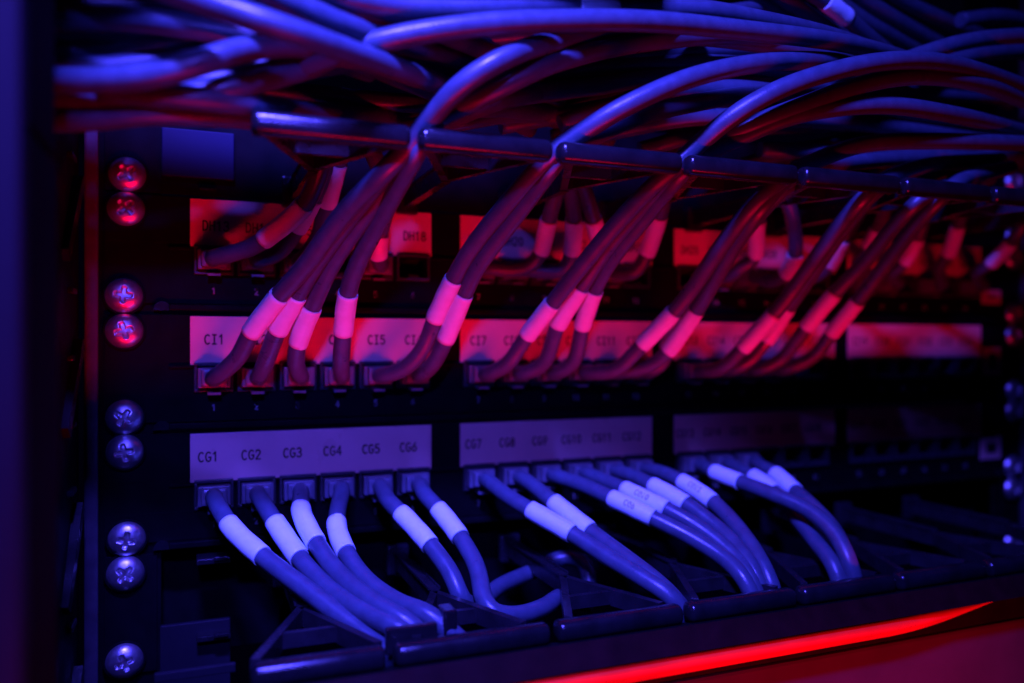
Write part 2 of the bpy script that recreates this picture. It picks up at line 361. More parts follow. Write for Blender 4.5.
# ------------------------------------------------------------------ cables
# (name, label, group, points in rack mm (X, d, Z), sleeve span along the cable, port, sleeve print, radius)
CABLES = [
  ('patch_cable', 'patch cable plugged in below CG1, longest run down to the front bar', 'grey patch cables of the bottom patch panel', [[30.2, 7, -57.0], [30.2, 12, -57.0], [35.4, 26, -64.7], [44.7, 42, -71.9], [59.0, 60, -81.2], [74.4, 80, -91.3], [80.8, 90, -97.1], [87.5, 88, -111.7]], [19.4, 41.9], 'CG1', '', 3.2),
  ('patch_cable', 'patch cable plugged in below CG2 with white sleeve', 'grey patch cables of the bottom patch panel', [[45.8, 7, -57.0], [45.8, 12, -57.0], [51.1, 26, -65.7], [57.6, 42, -74.6], [65.4, 60, -81.3], [75.5, 78, -85.0], [83.8, 88, -88.0], [93.3, 90, -99.6]], [19.9, 40.6], 'CG2', '', 3.2),
  ('patch_cable', 'patch cable plugged in below CG3, sleeve right under the plug', 'grey patch cables of the bottom patch panel', [[61.3, 7, -57.0], [61.3, 12, -57.0], [59.7, 24, -61.7], [62.9, 38, -69.4], [68.3, 54, -77.0], [76.3, 74, -82.0], [85.5, 86, -86.5], [96.5, 90, -99.5]], [15.0, 35.6], 'CG3', '', 3.2),
  ('patch_cable', 'patch cable plugged in below CG4 hanging almost straight down first', 'grey patch cables of the bottom patch panel', [[76.8, 7, -57.0], [76.8, 12, -57.0], [72.0, 27, -66.1], [73.0, 42, -73.3], [77.3, 56, -79.8], [84.5, 72, -83.6], [91.8, 84, -84.8], [102.9, 90, -94.9]], [22.2, 40.2], 'CG4', '', 3.2),
  ('patch_cable', 'patch cable plugged in below CG5, bending into the left ring opening', 'grey patch cables of the bottom patch panel', [[92.4, 7, -57.0], [92.4, 12, -57.0], [92.1, 24, -60.0], [96.0, 32, -64.1], [102.5, 46, -72.6], [107.1, 58, -80.7], [108.8, 64, -87.9], [118.1, 54, -93.4], [132.6, 38, -93.1], [151.0, 26, -92.8], [164.5, 24, -89.0], [171.7, 30, -89.0], [172.3, 36, -95.7], [167.6, 40, -106.0]], [25.5, 44.9], 'CG5', '', 3.2),
  ('patch_cable', 'patch cable plugged in below CG6, curling back under the ring arm', 'grey patch cables of the bottom patch panel', [[108.0, 7, -57.0], [108.0, 12, -57.0], [106.8, 22, -58.7], [110.3, 31, -63.5], [114.5, 44, -71.3], [116.6, 57, -79.2], [115.0, 68, -86.4], [116.8, 74, -90.2], [127.0, 72, -92.8], [139.0, 66, -93.3], [149.6, 56, -94.0], [169.3, 42, -98.4], [198.0, 32, -109.7]], [25.1, 41.8], 'CG6', '', 3.2),
  ('patch_cable', 'patch cable plugged in below CG7, front one of the sleeved pair', 'grey patch cables of the bottom patch panel', [[137.0, 7, -57.0], [137.0, 12, -57.0], [140.1, 26, -61.1], [145.1, 38, -64.8], [155.5, 54, -71.5], [162.4, 68, -77.0], [169.1, 82, -81.9], [175.6, 92, -87.4], [184.8, 94, -101.6]], [33.5, 53.8], 'CG7', '', 3.2),
  ('patch_cable', 'patch cable plugged in below CG8, rear one of the sleeved pair', 'grey patch cables of the bottom patch panel', [[152.6, 7, -57.0], [152.6, 12, -57.0], [154.1, 22, -59.1], [156.8, 34, -63.3], [164.1, 52, -71.6], [169.0, 68, -77.3], [172.5, 83, -82.0], [176.9, 90, -87.5], [187.8, 92, -102.7]], [28.4, 49.5], 'CG8', '', 3.2),
  ('patch_cable', 'patch cable plugged in below CG9 with smudged printing on its sleeve', 'grey patch cables of the bottom patch panel', [[168.1, 7, -57.0], [168.1, 12, -57.0], [173.8, 24, -58.8], [179.8, 40, -62.2], [189.5, 56, -67.9], [199.3, 68, -73.8], [205.9, 80, -79.8], [207.1, 90, -85.3], [210.9, 94, -98.1]], [35.9, 55.5], 'CG9', 'CG9', 3.2),
  ('patch_cable', 'patch cable plugged in below CG10, half hidden behind its left neighbour', 'grey patch cables of the bottom patch panel', [[183.7, 7, -57.0], [183.7, 12, -57.0], [186.2, 22, -58.7], [188.0, 36, -59.8], [196.7, 54, -65.3], [205.2, 66, -71.7], [210.4, 80, -79.5], [209.8, 90, -85.6], [212.6, 93, -98.6]], [29.7, 50.5], 'CG10', 'CG10', 3.2),
  ('patch_cable', 'patch cable plugged in below CG11, third sleeve of the fan of four', 'grey patch cables of the bottom patch panel', [[199.2, 7, -57.0], [199.2, 12, -57.0], [200.0, 22, -57.4], [201.4, 36, -59.1], [207.4, 52, -64.5], [213.0, 68, -72.7], [213.4, 82, -79.3], [212.4, 90, -85.9], [215.3, 93, -99.0]], [29.3, 47.2], 'CG11', '', 3.2),
  ('patch_cable', 'patch cable plugged in below CG12, rightmost of the fan of four', 'grey patch cables of the bottom patch panel', [[214.8, 7, -57.0], [214.8, 12, -57.0], [214.1, 22, -56.5], [215.7, 36, -58.3], [220.4, 52, -64.6], [220.5, 68, -71.8], [218.4, 82, -78.7], [216.5, 92, -86.5], [218.0, 95, -98.7]], [29.3, 47.2], 'CG12', 'CG12', 3.2),
  ('patch_cable', 'patch cable plugged in below the third label strip, foremost with a long bent run', 'grey patch cables of the bottom patch panel', [[243.8, 7, -57.0], [243.8, 12, -57.0], [238.6, 26, -56.9], [241.5, 42, -59.4], [245.2, 58, -62.0], [251.4, 72, -66.4], [253.2, 84, -72.7], [251.4, 94, -82.3], [254.3, 95, -95.8]], [21.2, 36.6], 'CG13', '', 3.2),
  ('patch_cable', 'patch cable with its short sleeve tucked behind a longer bent cable', 'grey patch cables of the bottom patch panel', [[259.4, 7, -57.0], [259.4, 12, -57.0], [256.9, 22, -58.1], [255.2, 34, -59.3], [255.2, 46, -63.1], [254.1, 62, -71.4], [250.9, 78, -78.9], [247.5, 90, -83.7], [248.0, 95, -95.1]], [26.7, 41.3], 'CG14', '', 3.2),
  ('patch_cable', 'patch cable at the right end of the sagging row with a broad sleeve', 'grey patch cables of the bottom patch panel', [[274.9, 7, -57.0], [274.9, 12, -57.0], [268.2, 22, -56.9], [265.7, 36, -58.3], [263.6, 50, -63.0], [258.9, 66, -66.5], [257.1, 80, -73.1], [253.4, 90, -80.5], [254.3, 94, -94.6]], [30.5, 47.6], 'CG15', '', 3.2),
  ('patch_cable', 'patch cable rising from below CI1, leftmost sleeve of the row, arching over the bar', 'grey patch cables of the middle patch panel', [[30.2, 7, -12.6], [30.2, 12, -12.6], [38.0, 20, -5.1], [41.7, 28, 3.5], [50.3, 42, 16.4], [57.5, 54, 25.8], [67.5, 72, 41.5], [77.6, 88, 52.9], [83.7, 92, 60.1], [87.3, 98, 65.4], [94.2, 109, 73.8], [106.6, 113, 82.0], [121.8, 107, 90.0], [150.9, 92, 103.6], [194.3, 74, 121.0], [237.5, 60, 136.9]], [31.2, 52.1], 'CI1', '', 3.2),
  ('patch_cable', 'patch cable rising from below CI2, second sleeve from the left', 'grey patch cables of the middle patch panel', [[45.8, 7, -12.6], [45.8, 12, -12.6], [47.4, 20, -7.3], [50.5, 29, 3.6], [56.3, 42, 16.9], [62.7, 56, 29.8], [73.8, 74, 46.7], [81.2, 86, 56.1], [86.9, 88, 63.4], [92.0, 90, 68.9], [102.7, 100, 73.4], [113.6, 105, 79.4], [127.8, 104, 86.7], [163.5, 90, 101.8], [209.1, 84, 112.8], [245.6, 74, 114.5], [279.4, 60, 112.7]], [30.6, 48.8], 'CI2', '', 3.2),
  ('patch_cable', 'patch cable rising from below CI3, third sleeve from the left', 'grey patch cables of the middle patch panel', [[61.3, 7, -12.6], [61.3, 12, -12.6], [58.6, 18, -8.2], [58.5, 25, 0.0], [61.8, 38, 13.0], [67.6, 54, 29.2], [77.4, 72, 46.0], [84.0, 82, 56.5], [90.2, 83, 64.3], [97.6, 82, 70.4], [117.4, 78, 80.7], [146.9, 70, 89.9], [184.5, 62, 101.2], [235.3, 50, 114.6]], [23.9, 42.6], 'CI3', '', 3.2),
  ('patch_cable', 'patch cable rising nearly upright from CI4 between its fanned neighbours', 'grey patch cables of the middle patch panel', [[76.8, 7, -12.6], [76.8, 12, -12.6], [75.3, 18, -8.4], [74.4, 28, 4.1], [73.7, 42, 18.0], [75.7, 54, 29.2], [80.6, 72, 43.6], [84.5, 90, 55.5], [87.5, 94, 62.0], [93.9, 88, 69.7], [111.8, 74, 78.6], [140.6, 58, 84.7], [174.8, 40, 90.0]], [28.6, 48.4], 'CI4', '', 3.2),
  ('patch_cable', 'patch cable rising from below CI5, rear one of the close pair', 'grey patch cables of the middle patch panel', [[92.4, 7, -12.6], [92.4, 12, -12.6], [100.1, 20, -9.4], [105.7, 26, -1.2], [108.0, 32, 8.7], [111.2, 46, 23.4], [115.2, 58, 35.0], [122.5, 76, 49.0], [128.4, 90, 58.9], [132.3, 93, 63.1], [137.4, 97, 66.8], [148.1, 105, 74.0], [169.8, 110, 84.5], [197.9, 109, 93.3], [229.7, 102, 100.4], [255.3, 91, 105.5], [307.0, 66, 112.5]], [40.4, 60.9], 'CI5', '', 3.2),
  ('patch_cable', 'patch cable rising from below CI6, front one of the close pair', 'grey patch cables of the middle patch panel', [[108.0, 7, -12.6], [108.0, 12, -12.6], [110.6, 20, -8.7], [113.2, 28, 0.4], [116.1, 44, 18.5], [118.9, 56, 30.0], [126.2, 74, 45.5], [131.2, 90, 57.8], [136.6, 90, 63.8], [145.6, 88, 68.4], [164.7, 88, 77.8], [190.4, 86, 86.0], [221.4, 80, 94.5], [264.5, 70, 103.7]], [28.2, 51.2], 'CI6', '', 3.2),
  ('patch_cable', 'patch cable rising from below CI7, first of the second fan of three', 'grey patch cables of the middle patch panel', [[137.0, 7, -12.6], [137.0, 12, -12.6], [142.9, 20, -8.2], [147.6, 28, 2.8], [152.7, 42, 15.6], [157.9, 56, 28.5], [165.6, 74, 45.1], [172.1, 90, 56.8], [177.5, 94, 62.5], [182.7, 97, 68.1], [192.2, 107, 77.6], [210.2, 114, 87.2], [243.0, 116, 97.2], [283.5, 110, 103.7], [345.4, 94, 107.3], [395.9, 84, 105.0]], [30.6, 50.2], 'CI7', '', 3.2),
  ('patch_cable', 'patch cable rising from below CI8, middle of the second fan of three', 'grey patch cables of the middle patch panel', [[152.6, 7, -12.6], [152.6, 12, -12.6], [159.5, 20, -7.9], [159.5, 32, 6.9], [162.8, 46, 21.4], [166.9, 58, 34.7], [172.6, 76, 49.5], [176.1, 90, 59.2], [183.3, 89, 64.8], [191.9, 91, 70.4], [201.8, 99, 75.6], [217.3, 106, 81.9], [240.1, 110, 90.7], [269.6, 109, 97.8], [308.0, 103, 101.4], [354.6, 90, 102.8], [399.0, 82, 100.0]], [36.1, 56.6], 'CI8', '', 3.2),
  ('patch_cable', 'patch cable rising steeply from below CI9, reddest of the second fan of three', 'grey patch cables of the middle patch panel', [[168.1, 7, -12.6], [168.1, 12, -12.6], [173.0, 20, -7.6], [171.7, 30, 6.6], [170.0, 44, 20.9], [171.2, 58, 33.4], [176.0, 76, 47.9], [178.9, 92, 59.0], [184.3, 93, 64.4], [191.1, 92, 67.6], [201.2, 97, 72.6], [218.1, 105, 79.6], [250.4, 109, 85.1], [297.2, 103, 87.7], [360.3, 86, 91.1], [412.2, 78, 90.7]], [33.4, 53.5], 'CI9', '', 3.2),
  ('patch_cable', 'patch cable from below CI10 swept to the right with a pink sleeve', 'grey patch cables of the middle patch panel', [[183.7, 7, -12.6], [183.7, 12, -12.6], [192.1, 22, -11.2], [198.5, 32, -0.8], [205.2, 46, 12.7], [208.5, 56, 23.1], [210.1, 72, 37.7], [212.9, 86, 50.1], [219.2, 92, 58.2], [229.7, 92, 64.5], [253.2, 97, 73.9], [286.2, 99, 78.0], [349.0, 94, 83.9], [412.2, 78, 90.7]], [34.3, 54.9], 'CI10', '', 3.2),
  ('patch_cable', 'patch cable from below CI11 with a scuffed sleeve, lower of two crossing', 'grey patch cables of the middle patch panel', [[199.2, 7, -12.6], [199.2, 12, -12.6], [209.0, 22, -9.7], [213.6, 30, -2.6], [216.3, 46, 13.7], [215.6, 58, 24.0], [215.0, 74, 38.4], [215.8, 88, 50.3], [225.0, 90, 59.8], [244.5, 86, 66.9], [283.0, 78, 75.0], [342.9, 66, 83.6]], [30.2, 54.4], 'CI11', '', 3.2),
  ('patch_cable', 'patch cable from below CI12 mostly hidden behind two pink sleeved ones', 'grey patch cables of the middle patch panel', [[214.8, 7, -12.6], [214.8, 12, -12.6], [219.9, 16, -8.1], [220.8, 18, -0.4], [222.5, 28, 11.4], [224.1, 42, 24.5], [225.1, 62, 41.5], [224.1, 80, 52.2], [230.3, 86, 59.8], [256.9, 78, 66.4]], [18.5, 36.9], 'CI12', '', 3.2),
  ('patch_cable', 'patch cable from below the third CI strip with a bright bulging sleeve', 'grey patch cables of the middle patch panel', [[243.8, 7, -12.6], [243.8, 12, -12.6], [246.9, 22, -11.0], [251.4, 32, -1.3], [256.3, 46, 13.0], [259.7, 58, 26.9], [260.0, 78, 45.2], [261.2, 92, 56.8], [270.3, 92, 63.2], [301.3, 86, 72.8], [355.1, 76, 81.6]], [29.1, 51.0], 'CI13', '', 3.2),
  ('patch_cable', 'patch cable whose red sleeve peeks out right of a bulging one', 'grey patch cables of the middle patch panel', [[259.4, 7, -12.6], [259.4, 12, -12.6], [264.5, 18, -8.4], [270.6, 24, 1.9], [272.4, 36, 16.3], [271.6, 52, 30.3], [268.9, 72, 46.5], [267.3, 88, 57.5], [278.7, 88, 63.8], [316.4, 78, 71.5]], [26.5, 46.5], 'CI14', '', 3.2),
  ('patch_cable', 'patch cable with a dull pink sleeve, second from the right end', 'grey patch cables of the middle patch panel', [[274.9, 7, -12.6], [274.9, 12, -12.6], [282.6, 20, -7.1], [285.7, 32, 6.9], [289.5, 46, 22.4], [292.8, 60, 35.1], [290.6, 78, 48.5], [290.3, 88, 55.5], [302.1, 90, 62.8], [341.0, 82, 71.3]], [36.6, 57.8], 'CI15', '', 3.2),
  ('patch_cable', 'patch cable with a pink sleeve at the right end of the row', 'grey patch cables of the middle patch panel', [[290.4, 7, -12.6], [290.4, 12, -12.6], [298.9, 22, -6.7], [301.6, 32, 5.2], [302.9, 46, 19.1], [303.2, 62, 34.8], [299.3, 82, 50.1], [300.8, 93, 59.3], [313.6, 92, 67.3], [350.6, 84, 76.0]], [34.3, 55.3], 'CI16', '', 3.2),
  ('patch_cable', 'patch cable from below DH13 leaning right with a long red sleeve', 'grey patch cables of the top patch panel', [[30.2, 7, 31.9], [30.2, 12, 31.9], [40.9, 18, 34.4], [47.3, 26, 38.1], [58.2, 40, 47.3], [61.9, 48, 55.1], [63.7, 54, 64.8], [62.3, 50, 77.4]], [26.8, 49.9], 'DH13', '', 3.2),
  ('patch_cable', 'patch cable from below DH14 tucked behind a long red sleeve', 'grey patch cables of the top patch panel', [[45.8, 7, 31.9], [45.8, 12, 31.9], [52.3, 16, 33.6], [57.9, 24, 41.8], [62.5, 36, 51.8], [65.4, 42, 60.7], [66.9, 46, 70.3], [67.8, 40, 82.4]], [26.0, 41.2], 'DH14', '', 3.2),
  ('patch_cable', 'patch cable from below DH15 with a bright upright red sleeve', 'grey patch cables of the top patch panel', [[61.3, 7, 31.9], [61.3, 12, 31.9], [66.4, 20, 39.0], [67.9, 30, 50.2], [69.9, 42, 63.2], [71.0, 46, 68.7], [74.8, 44, 78.6]], [32.3, 50.0], 'DH15', '', 3.2),
  ('patch_cable', 'patch cable from below DH17 half hidden by the purple fan', 'grey patch cables of the top patch panel', [[92.4, 7, 31.9], [92.4, 12, 31.9], [89.5, 18, 33.4], [89.1, 22, 41.4], [90.0, 30, 52.0], [86.0, 38, 63.2], [80.5, 40, 73.1], [75.2, 38, 83.8]], [12.0, 21.0], 'DH17', '', 3.2),
  ('patch_cable', 'patch cable left in the trio of red sleeves under the second gap', 'grey patch cables of the top patch panel', [[137.0, 7, 31.9], [137.0, 12, 31.9], [149.8, 16, 31.0], [156.8, 20, 36.3], [155.5, 32, 49.1], [154.4, 42, 58.5], [152.4, 50, 68.0], [151.6, 50, 81.2]], [30.1, 46.8], 'DH19', '', 3.2),
  ('patch_cable', 'patch cable middle in the trio of red sleeves under the second gap', 'grey patch cables of the top patch panel', [[152.6, 7, 31.9], [152.6, 12, 31.9], [167.3, 18, 30.5], [170.6, 22, 37.0], [166.1, 34, 49.4], [159.9, 44, 59.3], [154.0, 52, 67.7], [154.0, 52, 80.9]], [30.7, 48.5], 'DH20', '', 3.2),
  ('patch_cable', 'patch cable right in the trio of red sleeves under the second gap', 'grey patch cables of the top patch panel', [[168.1, 7, 31.9], [168.1, 12, 31.9], [182.6, 18, 30.2], [184.8, 22, 37.6], [175.2, 34, 49.9], [166.0, 44, 59.8], [158.2, 52, 66.9], [157.4, 50, 81.0]], [31.1, 50.8], 'DH21', '', 3.2),
  ('patch_cable', 'patch cable with a broad red sleeve beside the gap of the strips', 'grey patch cables of the top patch panel', [[199.2, 7, 31.9], [199.2, 12, 31.9], [203.3, 18, 30.9], [207.0, 22, 38.5], [204.8, 36, 53.0], [202.2, 44, 60.7], [198.9, 52, 73.4], [204.0, 50, 86.4]], [22.2, 42.5], 'DH23', '', 3.2),
  ('patch_cable', 'patch cable with an upright red sleeve over the third top strip', 'grey patch cables of the top patch panel', [[259.4, 7, 31.9], [259.4, 12, 31.9], [261.1, 18, 36.5], [265.4, 22, 40.0], [255.3, 36, 53.7], [253.1, 42, 60.1], [250.8, 50, 69.8], [261.4, 50, 83.5]], [20.4, 42.5], 'DH26', '', 3.2),
  ('patch_cable', 'patch cable arcing left with a low red sleeve on the third top strip', 'grey patch cables of the top patch panel', [[274.9, 7, 31.9], [274.9, 12, 31.9], [275.6, 20, 29.3], [279.3, 26, 32.2], [276.4, 36, 39.9], [271.1, 42, 49.7], [260.4, 50, 61.0], [254.0, 50, 74.3]], [20.7, 34.5], 'DH27', '', 3.2),
  ('patch_cable', 'patch cable with a dim red sleeve at the third strip end', 'grey patch cables of the top patch panel', [[306.0, 7, 31.9], [306.0, 12, 31.9], [306.2, 18, 33.2], [308.0, 24, 37.6], [303.8, 36, 48.5], [305.5, 44, 59.5], [306.8, 52, 70.9], [312.4, 50, 83.5]], [19.0, 35.8], 'DH29', '', 3.2),
  ('patch_cable', 'patch cable with a narrow red sleeve left on the last top strip', 'grey patch cables of the top patch panel', [[350.6, 7, 31.9], [350.6, 12, 31.9], [330.3, 18, 40.0], [330.7, 24, 45.3], [329.4, 32, 54.1], [323.3, 42, 62.7], [317.2, 50, 74.8], [322.1, 50, 86.6]], [37.7, 49.7], 'DH31', '', 3.2),
  ('patch_cable', 'patch cable with a faint red sleeve between two purple cables', 'grey patch cables of the top patch panel', [[366.1, 7, 31.9], [366.1, 12, 31.9], [352.8, 18, 35.7], [354.4, 24, 39.3], [352.5, 34, 50.1], [348.6, 42, 61.9], [345.6, 48, 77.3]], [28.4, 43.3], 'DH32', '', 3.2),
  ('patch_cable', 'patch cable with a loose upright sleeve on the last top strip', 'grey patch cables of the top patch panel', [[397.2, 7, 31.9], [397.2, 12, 31.9], [386.2, 18, 39.9], [386.2, 24, 45.6], [380.4, 34, 58.5], [375.3, 42, 68.4], [371.9, 48, 81.7]], [28.2, 46.3], 'DH34', '', 3.2),
  ('patch_cable', 'patch cable with the broad tilted sleeve at the far right', 'grey patch cables of the top patch panel', [[428.4, 7, 31.9], [428.4, 12, 31.9], [410.8, 20, 37.4], [409.1, 30, 41.8], [405.0, 44, 50.4], [402.6, 52, 58.7], [406.9, 56, 70.6]], [36.4, 54.3], 'DH36', '', 3.2),
  ('bundle_cable', 'thick blurred cable bowing along the top left of the bundle', 'grey cables of the overhead bundle', [[-30.6, 80, 71.2], [-9.6, 99, 65.3], [11.2, 109.0, 65.3], [24.9, 112.0, 69.8], [34.5, 108.0, 75.7], [50.3, 102, 81.2], [65.6, 92, 83.1], [90.2, 78, 82.1], [116.7, 60, 82.3]], None, None, '', 3.2),
  ('bundle_cable', 'blurred cable lying just above the bowed one at the left', 'grey cables of the overhead bundle', [[-30.6, 80, 73.3], [-9.0, 88, 71.4], [5.3, 90.0, 73.4], [20.0, 91.0, 77.4], [32.7, 91.7, 82.7], [48.9, 89.5, 88.0], [70.7, 80, 96.4], [99.2, 70, 107.5], [131.9, 60, 121.2]], None, None, '', 3.2),
  ('bundle_cable', 'bright cable slanting from the top edge down across the left bundle', 'grey cables of the overhead bundle', [[-35.1, 88, 104.1], [-10.6, 106, 94.6], [7.6, 118.0, 86.7], [26.0, 124.5, 80.1], [47.4, 126, 75.1], [77.4, 104, 77.2], [98.3, 84, 80.6], [119.7, 62, 82.7], [141.7, 46, 81.2]], None, None, '', 3.2),
  ('bundle_cable', 'bright cable slanting parallel above the longest slanting one', 'grey cables of the overhead bundle', [[-36.1, 84, 102.1], [-7.8, 96, 100.7], [15.7, 108.0, 96.5], [34.2, 116.0, 90.7], [46.5, 117.2, 86.2], [60.7, 112, 84.2], [77.0, 100, 86.5], [93.9, 88, 89.4], [115.4, 74, 91.7], [149.6, 56, 90.6]], None, None, '', 3.2),
  ('bundle_cable', 'purple red cable slanting at the top edge behind two brighter ones', 'grey cables of the overhead bundle', [[-36.6, 82, 97.8], [0.8, 92, 101.0], [29.7, 108.0, 98.0], [48.6, 116, 93.7], [66.6, 110, 92.8], [83.2, 104, 91.9], [92.8, 98, 91.8], [115.9, 82, 93.7], [144.9, 66, 94.4]], None, None, '', 3.2),
  ('bundle_cable', 'cable along the top edge ending in a white sleeve', 'grey cables of the overhead bundle', [[-37.1, 80, 94.0], [0.3, 88, 97.5], [34.6, 106.0, 94.5], [56.8, 112, 92.0], [73.2, 110, 92.3], [90.3, 110, 94.1], [110.7, 112, 97.0], [128.3, 112, 100.4], [142.9, 108, 102.7], [162.5, 98, 107.4], [194.5, 80, 113.6]], [173.1, 188.5], None, '', 3.2),
  ('bundle_cable', 'long bright arch crossing the top of the bundle from left to right', 'grey cables of the overhead bundle', [[51.0, 96, 77.6], [66.8, 108, 81.4], [83.7, 113, 85.8], [109.1, 116, 91.0], [147.4, 117, 96.6], [186.8, 113, 101.1], [232.4, 104, 107.2], [274.5, 90, 113.0], [325.9, 70, 118.8]], None, None, '', 3.2),
  ('bundle_cable', 'thin looking purple cable riding on top of the long arch', 'grey cables of the overhead bundle', [[127.1, 104, 98.8], [145.7, 108, 102.2], [169.8, 110, 106.4], [202.0, 104, 110.0], [243.7, 92, 114.9], [296.0, 76, 118.1]], None, None, '', 3.2),
  ('bundle_cable', 'blurred cable along the top left corner, red from below', 'grey cables of the overhead bundle', [[-30.6, 80, 85.8], [-8.7, 90, 84.2], [12.9, 97.0, 84.0], [34.9, 100.0, 82.2], [53.7, 96, 81.8], [73.8, 80, 83.9]], None, None, '', 3.2),
  ('bundle_cable', 'cable in the top left corner above the red one', 'grey cables of the overhead bundle', [[-30.6, 80, 90.5], [-9.2, 86, 89.9], [2.4, 85.0, 91.3], [14.8, 86.0, 92.6], [32.9, 86.5, 94.1], [52.8, 80, 101.5]], None, None, '', 3.2),
  ('bundle_cable', 'dim blue cable sagging behind the left end of the bundle', 'grey cables of the overhead bundle', [[-19.4, 80, 74.2], [-11.3, 80, 77.7], [-0.5, 80, 81.1], [12.1, 81.5, 85.1], [35.9, 80.0, 89.5], [63.2, 70, 95.8], [89.3, 55, 97.9]], None, None, '', 3.2),
  ('bundle_cable', 'red lit cable under the left bundle', 'grey cables of the overhead bundle', [[-30.6, 80, 66.0], [-6.1, 92, 63.3], [13.0, 99.0, 64.0], [29.8, 102.0, 66.6], [40.5, 100.2, 71.1], [53.9, 94, 78.0], [73.8, 80, 87.6]], None, None, '', 3.2),
  ('bundle_cable', 'lowest red lit cable along the left bundle edge', 'grey cables of the overhead bundle', [[-30.6, 80, 58.7], [-5.1, 91, 58.0], [12.9, 97.0, 60.1], [32.6, 93.0, 62.5], [49.9, 80.0, 66.0], [74.9, 58, 73.6], [115.8, 40, 83.1]], None, None, '', 3.2),
  ('bundle_cable', 'red lit cable second from the bottom of the left bundle', 'grey cables of the overhead bundle', [[-30.6, 80, 61.9], [-7.1, 85, 62.0], [10.0, 88.0, 64.6], [32.7, 90.4, 65.7], [50.4, 76.0, 70.1], [75.7, 54, 78.8], [112.5, 38, 87.1]], None, None, '', 3.2),
  ('bundle_cable', 'short looking bright cable meeting the left end of the bar', 'grey cables of the overhead bundle', [[1.4, 98, 64.4], [13.6, 102.2, 63.4], [22.6, 103.0, 63.6], [34.9, 100.0, 64.3], [49.1, 87.6, 67.4], [70.5, 64, 74.2], [98.8, 46, 81.3]], None, None, '', 3.2),
  ('bundle_cable', 'cable curling over at the left middle of the bundle', 'grey cables of the overhead bundle', [[12.5, 89.0, 67.3], [21.3, 94.5, 68.9], [31.3, 96.5, 71.1], [45.6, 96.2, 77.9], [59.8, 92, 84.0], [83.2, 80, 89.4], [116.0, 62, 92.1]], None, None, '', 3.2),
  ('bundle_cable', 'dark cable deep behind the bar in the left middle', 'grey cables of the overhead bundle', [[42.8, 60.0, 81.2], [65.3, 56, 82.4], [96.1, 56, 83.2], [136.0, 50, 89.3], [181.7, 44, 99.3]], None, None, '', 3.2),
  ('bundle_cable', 'red edged cable dipping behind the second bar segment', 'grey cables of the overhead bundle', [[88.1, 60, 73.1], [108.7, 62, 76.7], [128.1, 60, 82.1], [146.4, 54, 84.1], [179.3, 40, 82.4]], None, None, '', 3.2),
  ('bundle_cable', 'dim cable stretched low behind the third bar segment', 'grey cables of the overhead bundle', [[127.3, 52, 79.7], [157.9, 56, 87.1], [188.2, 56, 95.0], [225.3, 50, 99.2], [275.7, 40, 100.5]], None, None, '', 3.2),
  ('bundle_cable', 'red lit cable low in the middle of the bundle', 'grey cables of the overhead bundle', [[114.6, 66, 84.5], [133.6, 74, 86.4], [155.7, 76, 90.5], [182.7, 72, 98.6], [226.1, 62, 108.8], [279.7, 48, 116.4]], None, None, '', 3.2),
  ('bundle_cable', 'dim cable rising towards the right behind the fourth bar segment', 'grey cables of the overhead bundle', [[183.7, 56, 75.1], [207.1, 62, 82.1], [234.3, 64, 86.7], [274.0, 60, 92.5], [334.6, 52, 97.0]], None, None, '', 3.2),
  ('bundle_cable', 'faint cable crossing low behind the fifth bar segment', 'grey cables of the overhead bundle', [[235.3, 50, 74.4], [261.5, 56, 82.1], [298.2, 58, 89.3], [353.7, 52, 91.3], [416.7, 46, 88.2]], None, None, '', 3.2),
  ('bundle_cable', 'purple cable rising to the right edge above the arches', 'grey cables of the overhead bundle', [[259.3, 70, 100.7], [273.5, 82, 107.6], [296.7, 90, 117.1], [320.9, 93, 124.3], [358.0, 92, 131.2], [396.4, 88, 135.4]], None, None, '', 3.2),
  ('bundle_cable', 'cable just under the one rising to the right edge', 'grey cables of the overhead bundle', [[297.7, 64, 114.6], [317.6, 72, 119.7], [342.7, 76, 126.9], [383.9, 74, 134.9]], None, None, '', 3.2),
  ('bundle_cable', 'blue cable slanting behind the right arches, first of the rear fan', 'grey cables of the overhead bundle', [[218.3, 66, 142.5], [238.9, 62, 138.0], [261.5, 56, 134.6], [298.8, 46, 130.2], [342.1, 34, 123.5]], None, None, '', 3.2),
  ('bundle_cable', 'blue cable slanting behind the right arches, second of the rear fan', 'grey cables of the overhead bundle', [[224.7, 70, 143.5], [248.6, 66, 137.9], [272.9, 60, 133.9], [314.5, 48, 129.8], [361.9, 34, 122.9]], None, None, '', 3.2),
  ('bundle_cable', 'blue cable slanting behind the right arches, third of the rear fan', 'grey cables of the overhead bundle', [[234.1, 76, 143.3], [263.7, 72, 137.1], [293.2, 64, 130.3], [323.2, 54, 126.3], [370.7, 38, 118.8]], [25.8, 41.6], None, '', 3.2),
  ('bundle_cable', 'blue cable slanting behind the right arches, fourth of the rear fan', 'grey cables of the overhead bundle', [[272.3, 56, 152.5], [300.9, 52, 144.6], [332.0, 46, 141.2], [380.0, 36, 136.4], [429.4, 26, 128.7]], None, None, '', 3.2),
  ('bundle_cable', 'blue cable slanting behind the right arches, fifth of the rear fan', 'grey cables of the overhead bundle', [[280.2, 58, 155.5], [310.6, 54, 148.8], [342.4, 48, 144.8], [391.5, 38, 140.3], [442.2, 28, 133.8]], None, None, '', 3.2),
  ('bundle_cable', 'blue cable slanting behind the right arches, sixth of the rear fan', 'grey cables of the overhead bundle', [[297.3, 60, 159.3], [324.0, 56, 153.7], [362.7, 50, 151.3], [407.7, 42, 150.2], [457.2, 34, 147.8]], None, None, '', 3.2),
